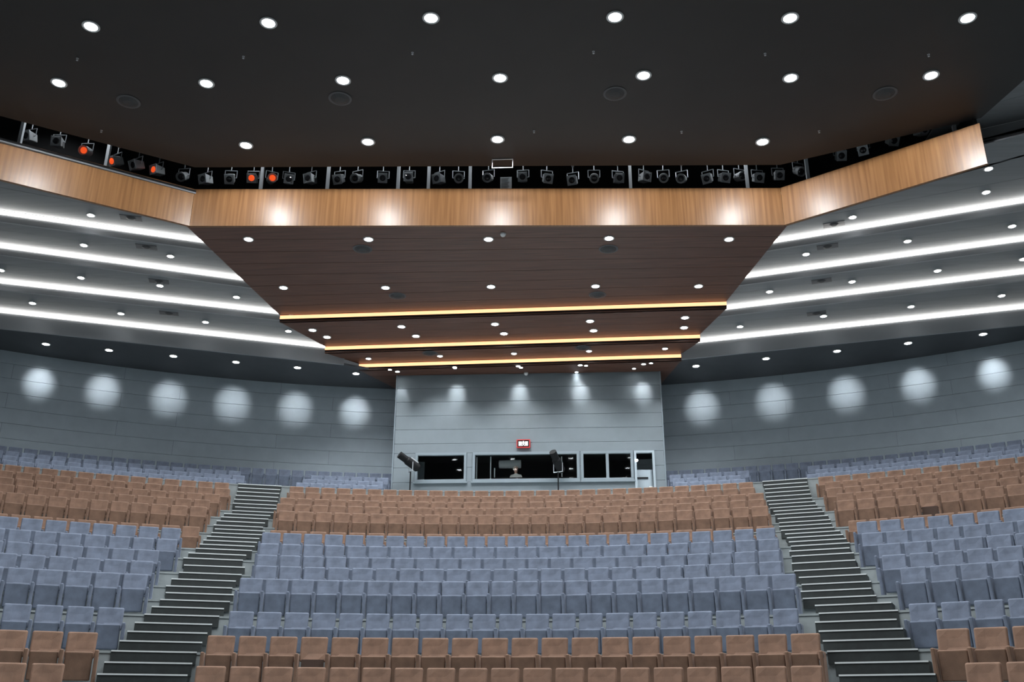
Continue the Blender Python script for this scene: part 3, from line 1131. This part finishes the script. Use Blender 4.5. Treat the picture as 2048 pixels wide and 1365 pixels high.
for lst, nm in (([(1857, 109), (1530, 107), (1187, 103), (825, 105), (487, 113), (155, 117)], 'row towards the stage'), ([(1638, 262), (1363, 263), (1068, 262), (203, 261)], 'row by the stage-light slot')):
    for i, (x, y) in enumerate(lst):
        put('sprinkler', spk, loc=at_h(x, y, HD), label='%s sprinkler head from booth-door side in dark ceiling, %s' % (ORD[i], nm), cat='sprinkler', group='sprinklers in the dark ceiling')
bm = new()
p = at_h(1005, 318, HD)
for b in ((-0.33, 0.33, 0.14, 0.16), (-0.33, 0.33, -0.16, -0.14), (-0.33, -0.31, -0.14, 0.14), (0.31, 0.33, -0.14, 0.14)):
    box(bm, b[0], b[1], -0.012, 0.012, b[2], b[3])
obj('hatch_frame', bm, 'white_plastic', label='white outlined rectangular frame hung at the dark ceiling edge', cat='frame', loc=(p.x, p.y, p.z - 0.17))

# ------------------------------------------------------------------ stage lights in the slot
def fixture_meshes():
    out = {}
    bm = new()
    v = box(bm, -0.15, 0.15, -0.20, 0.20, -0.16, 0.16)
    for q in bm.verts:
        if q.co.y > 0:
            q.co.x *= 0.8
            q.co.z *= 0.8
    out['box'] = mesh('lamp_housing', bm, 'housing_grey', bevel=0.025)
    bm = new()
    lathe(bm, ((0.0001, -0.16), (0.14, -0.16), (0.15, -0.24), (0.165, -0.24), (0.165, -0.1), (0.15, -0.08), (0.14, 0.16), (0.09, 0.22), (0.0001, 0.22)), 18, axis='Y')
    out['can'] = mesh('lamp_housing', bm, 'housing_grey')
    for nm, m in (('dark', 'lens_dark'), ('orange', 'lens_orange')):
        bm = new()
        lathe(bm, ((0.0001, -0.235), (0.07, -0.225), (0.105, -0.20), (0.105, -0.19), (0.0001, -0.19)), 18, axis='Y')
        out[nm] = mesh('lamp_lens', bm, m)
    bm = new()
    for p, q in (((-0.2, 0, 0.02), (-0.2, 0, 0.30)), ((0.2, 0, 0.02), (0.2, 0, 0.30)), ((-0.2, 0, 0.30), (0.2, 0, 0.30)), ((-0.2, 0, 0.02), (-0.14, 0, 0.02)), ((0.2, 0, 0.02), (0.14, 0, 0.02))):
        tube(bm, p, q, 0.014, 6)
    out['yoke'] = mesh('yoke', bm, 'metal_grey')
    bm = new()
    tube(bm, (0, 0, 0.30), (0, 0, 0.62), 0.018, 8)
    box(bm, -0.035, 0.035, -0.05, 0.05, 0.54, 0.66)
    out['clamp'] = mesh('clamp', bm, 'metal_grey')
    bm = new()
    box(bm, -0.16, 0.16, -0.225, -0.205, -0.17, -0.14)
    box(bm, -0.16, 0.16, -0.225, -0.205, 0.14, 0.17)
    box(bm, -0.16, -0.13, -0.225, -0.205, -0.14, 0.14)
    box(bm, 0.13, 0.16, -0.225, -0.205, -0.14, 0.14)
    out['gel'] = mesh('gel_frame', bm, 'metal_grey')
    return out


FX = fixture_meshes()


def off(a, b, d):
    t = (b - a).normalized()
    n = Vector((-t.y, t.x))
    if n.y < 0:
        n = -n
    return a + n * d, b + n * d


lines = {'L': off(pl_in, pl_out, 1.15), 'C': off(pl_in, pr_in, 1.15), 'R': off(pr_in, pr_out, 1.15)}
for key, pts in lines.items():
    a, b = pts
    b = b.lerp(a, 0.12)
    zz = 17.0 + CZ + 0.6
    if key != 'C':
        zz += 0.0
    bm = new()
    tube(bm, (a.x, a.y, zz), (b.x, b.y, zz), 0.03, 8)
    obj('lighting_bar', bm, 'metal_black', label={'L': 'black lighting bar behind the fascia wing away from the booth door', 'C': 'long black lighting bar behind the straight fascia',
        'R': 'black lighting bar behind the fascia wing on the booth door side'}[key], cat='bar')
FIX = [('L', 60, 275, 'b', 0), ('L', 117, 286, 'b', 0), ('L', 173, 303, 'c', 1), ('L', 233, 323, 'b', 1), ('L', 275, 331, 'b', 0), ('L', 316, 342, 'b', 1), ('L', 367, 353, 'c', 0),
       ('C', 413, 360, 'b', 0), ('C', 461, 357, 'b', 0), ('C', 506, 358, 'b', 1), ('C', 543, 359, 'c', 1), ('C', 577, 360, 'b', 0), ('C', 622, 359, 'b', 0), ('C', 679, 358, 'b', 0),
       ('C', 715, 357, 'c', 0), ('C', 766, 358, 'b', 0), ('C', 818, 357, 'b', 0), ('C', 879, 359, 'b', 0), ('C', 917, 358, 'c', 0), ('C', 977, 356, 'c', 0), ('C', 1046, 356, 'b', 0),
       ('C', 1094, 357, 'b', 0), ('C', 1146, 361, 'b', 0), ('C', 1188, 356, 'c', 0), ('C', 1236, 358, 'b', 0), ('C', 1288, 356, 'b', 0), ('C', 1327, 356, 'c', 0), ('C', 1364, 358, 'c', 0),
       ('C', 1416, 357, 'b', 0), ('C', 1447, 356, 'b', 0), ('C', 1479, 354, 'c', 0), ('C', 1515, 356, 'b', 0), ('C', 1556, 352, 'b', 0), ('R', 1597, 342, 'c', 0),
       ('R', 1680, 312, 'b', 0), ('R', 1727, 300, 'b', 0), ('R', 1783, 280, 'b', 0), ('R', 1841, 262, 'b', 0)]
for key, x, y, typ, hot in FIX:
    a, b = lines[key]
    p = at_line(x, y, a, b)
    tz = random.uniform(-0.5, 0.5)
    tx = random.uniform(0.2, 0.7)
    part = {'L': 'behind the fascia wing away from the booth door', 'C': 'behind the straight fascia', 'R': 'behind the fascia wing on the booth door side'}[key]
    cnt = sum(1 for q in FIX if q[0] == key and q[1] >= x) - 1
    part = part.replace('behind the ', 'behind ').replace(' the booth door side', ' booth-door side').replace('the booth door', 'booth door')
    lab = '%s spotlight%s, %s from booth-door end %s' % ('boxy' if typ == 'b' else 'round', ' with orange lens' if hot else '', NTH[cnt], part)
    t = put('stage_spotlight', None, loc=p, rz=tz, label=lab, cat='spotlight', group='stage spotlights ' + part)
    hs = put('lamp_housing', FX['box' if typ == 'b' else 'can'], t, rot=(tx, 0, 0))
    put('lamp_lens', FX['orange' if hot else 'dark'], hs)
    if typ == 'b':
        put('gel_frame', FX['gel'], hs)
    put('yoke', FX['yoke'], t)
    put('clamp', FX['clamp'], t)
POSTS = ((522, 'C'), (655, 'C'), (796, 'C'), (857, 'C'), (940, 'C'), (1261, 'C'), (1495, 'C'), (1618, 'R'), (205, 'L'), (20, 'L'), (1930, 'R'))
for x, key in POSTS:
    a, b = off(*({'L': (pl_in, pl_out), 'C': (pl_in, pr_in), 'R': (pr_in, pr_out)}[key]), 0.75)
    p = at_line(x, 370, a, b)
    bm = new()
    box(bm, -0.05, 0.05, -0.05, 0.05, 0, 2.6)
    obj('slot_post', bm, 'metal_post', loc=(p.x, p.y, HT + CZ - 0.14), label=NTH[sum(1 for q in POSTS if q[1] == key and q[0] >= x) - 1] + ' pale steel post from booth-door end ' + {'L': 'behind fascia wing away from booth door', 'C': 'behind straight fascia',
        'R': 'behind fascia wing on booth-door side'}[key], cat='post', group='slot posts ' + key)
p = at_line(1012, 367, *off(pl_in, pr_in, 0.5))
nt_ = put('notice_sheet', None, loc=p, label='pale printed notice sheet propped on the fascia edge', cat='notice')
bm = new()
box(bm, -0.19, 0.19, -0.006, 0.006, -0.30, 0.24)
obj('sheet', bm, 'paper', nt_)
for q in range(9):
    bm = new()
    box(bm, -0.16, 0.06 + 0.05 * (q % 3 == 0), -0.009, -0.006, 0.19 - q * 0.05, 0.20 - q * 0.05)
    obj('print_line', bm, 'ink', nt_)

# catwalk lamps up in the slot
a, b = off(pl_in, pr_in, 0.35)
al, bl_ = off(pl_in, pl_out, 0.35)
for i, q in enumerate([a.lerp(b, t) for t in (0.07, 0.24, 0.41, 0.58, 0.75, 0.92)] + [al.lerp(bl_, 0.35)]):
    t = put('catwalk_lamp', None, loc=(q.x, q.y, 20.48), cat='lamp', group='catwalk lamps above the slot', label='small catwalk lamp hung under the roof of the stage-light slot')
    bm = new()
    lathe(bm, ((0.02, 0.02), (0.03, -0.05), (0.12, -0.14), (0.115, -0.14), (0.0001, -0.06)), 14)
    obj('lamp_shade', bm, 'metal_black', t)
    ld = bpy.data.lights.new('catwalk_beam', 'SPOT')
    ld.energy, ld.color, ld.spot_size, ld.spot_blend, ld.shadow_soft_size = 260, COOL, rad(120), 0.7, 0.08
    lo = bpy.data.objects.new('catwalk_beam', ld)
    COL.objects.link(lo)
    lo.parent = t
    lo.location = (0, 0, -0.16)
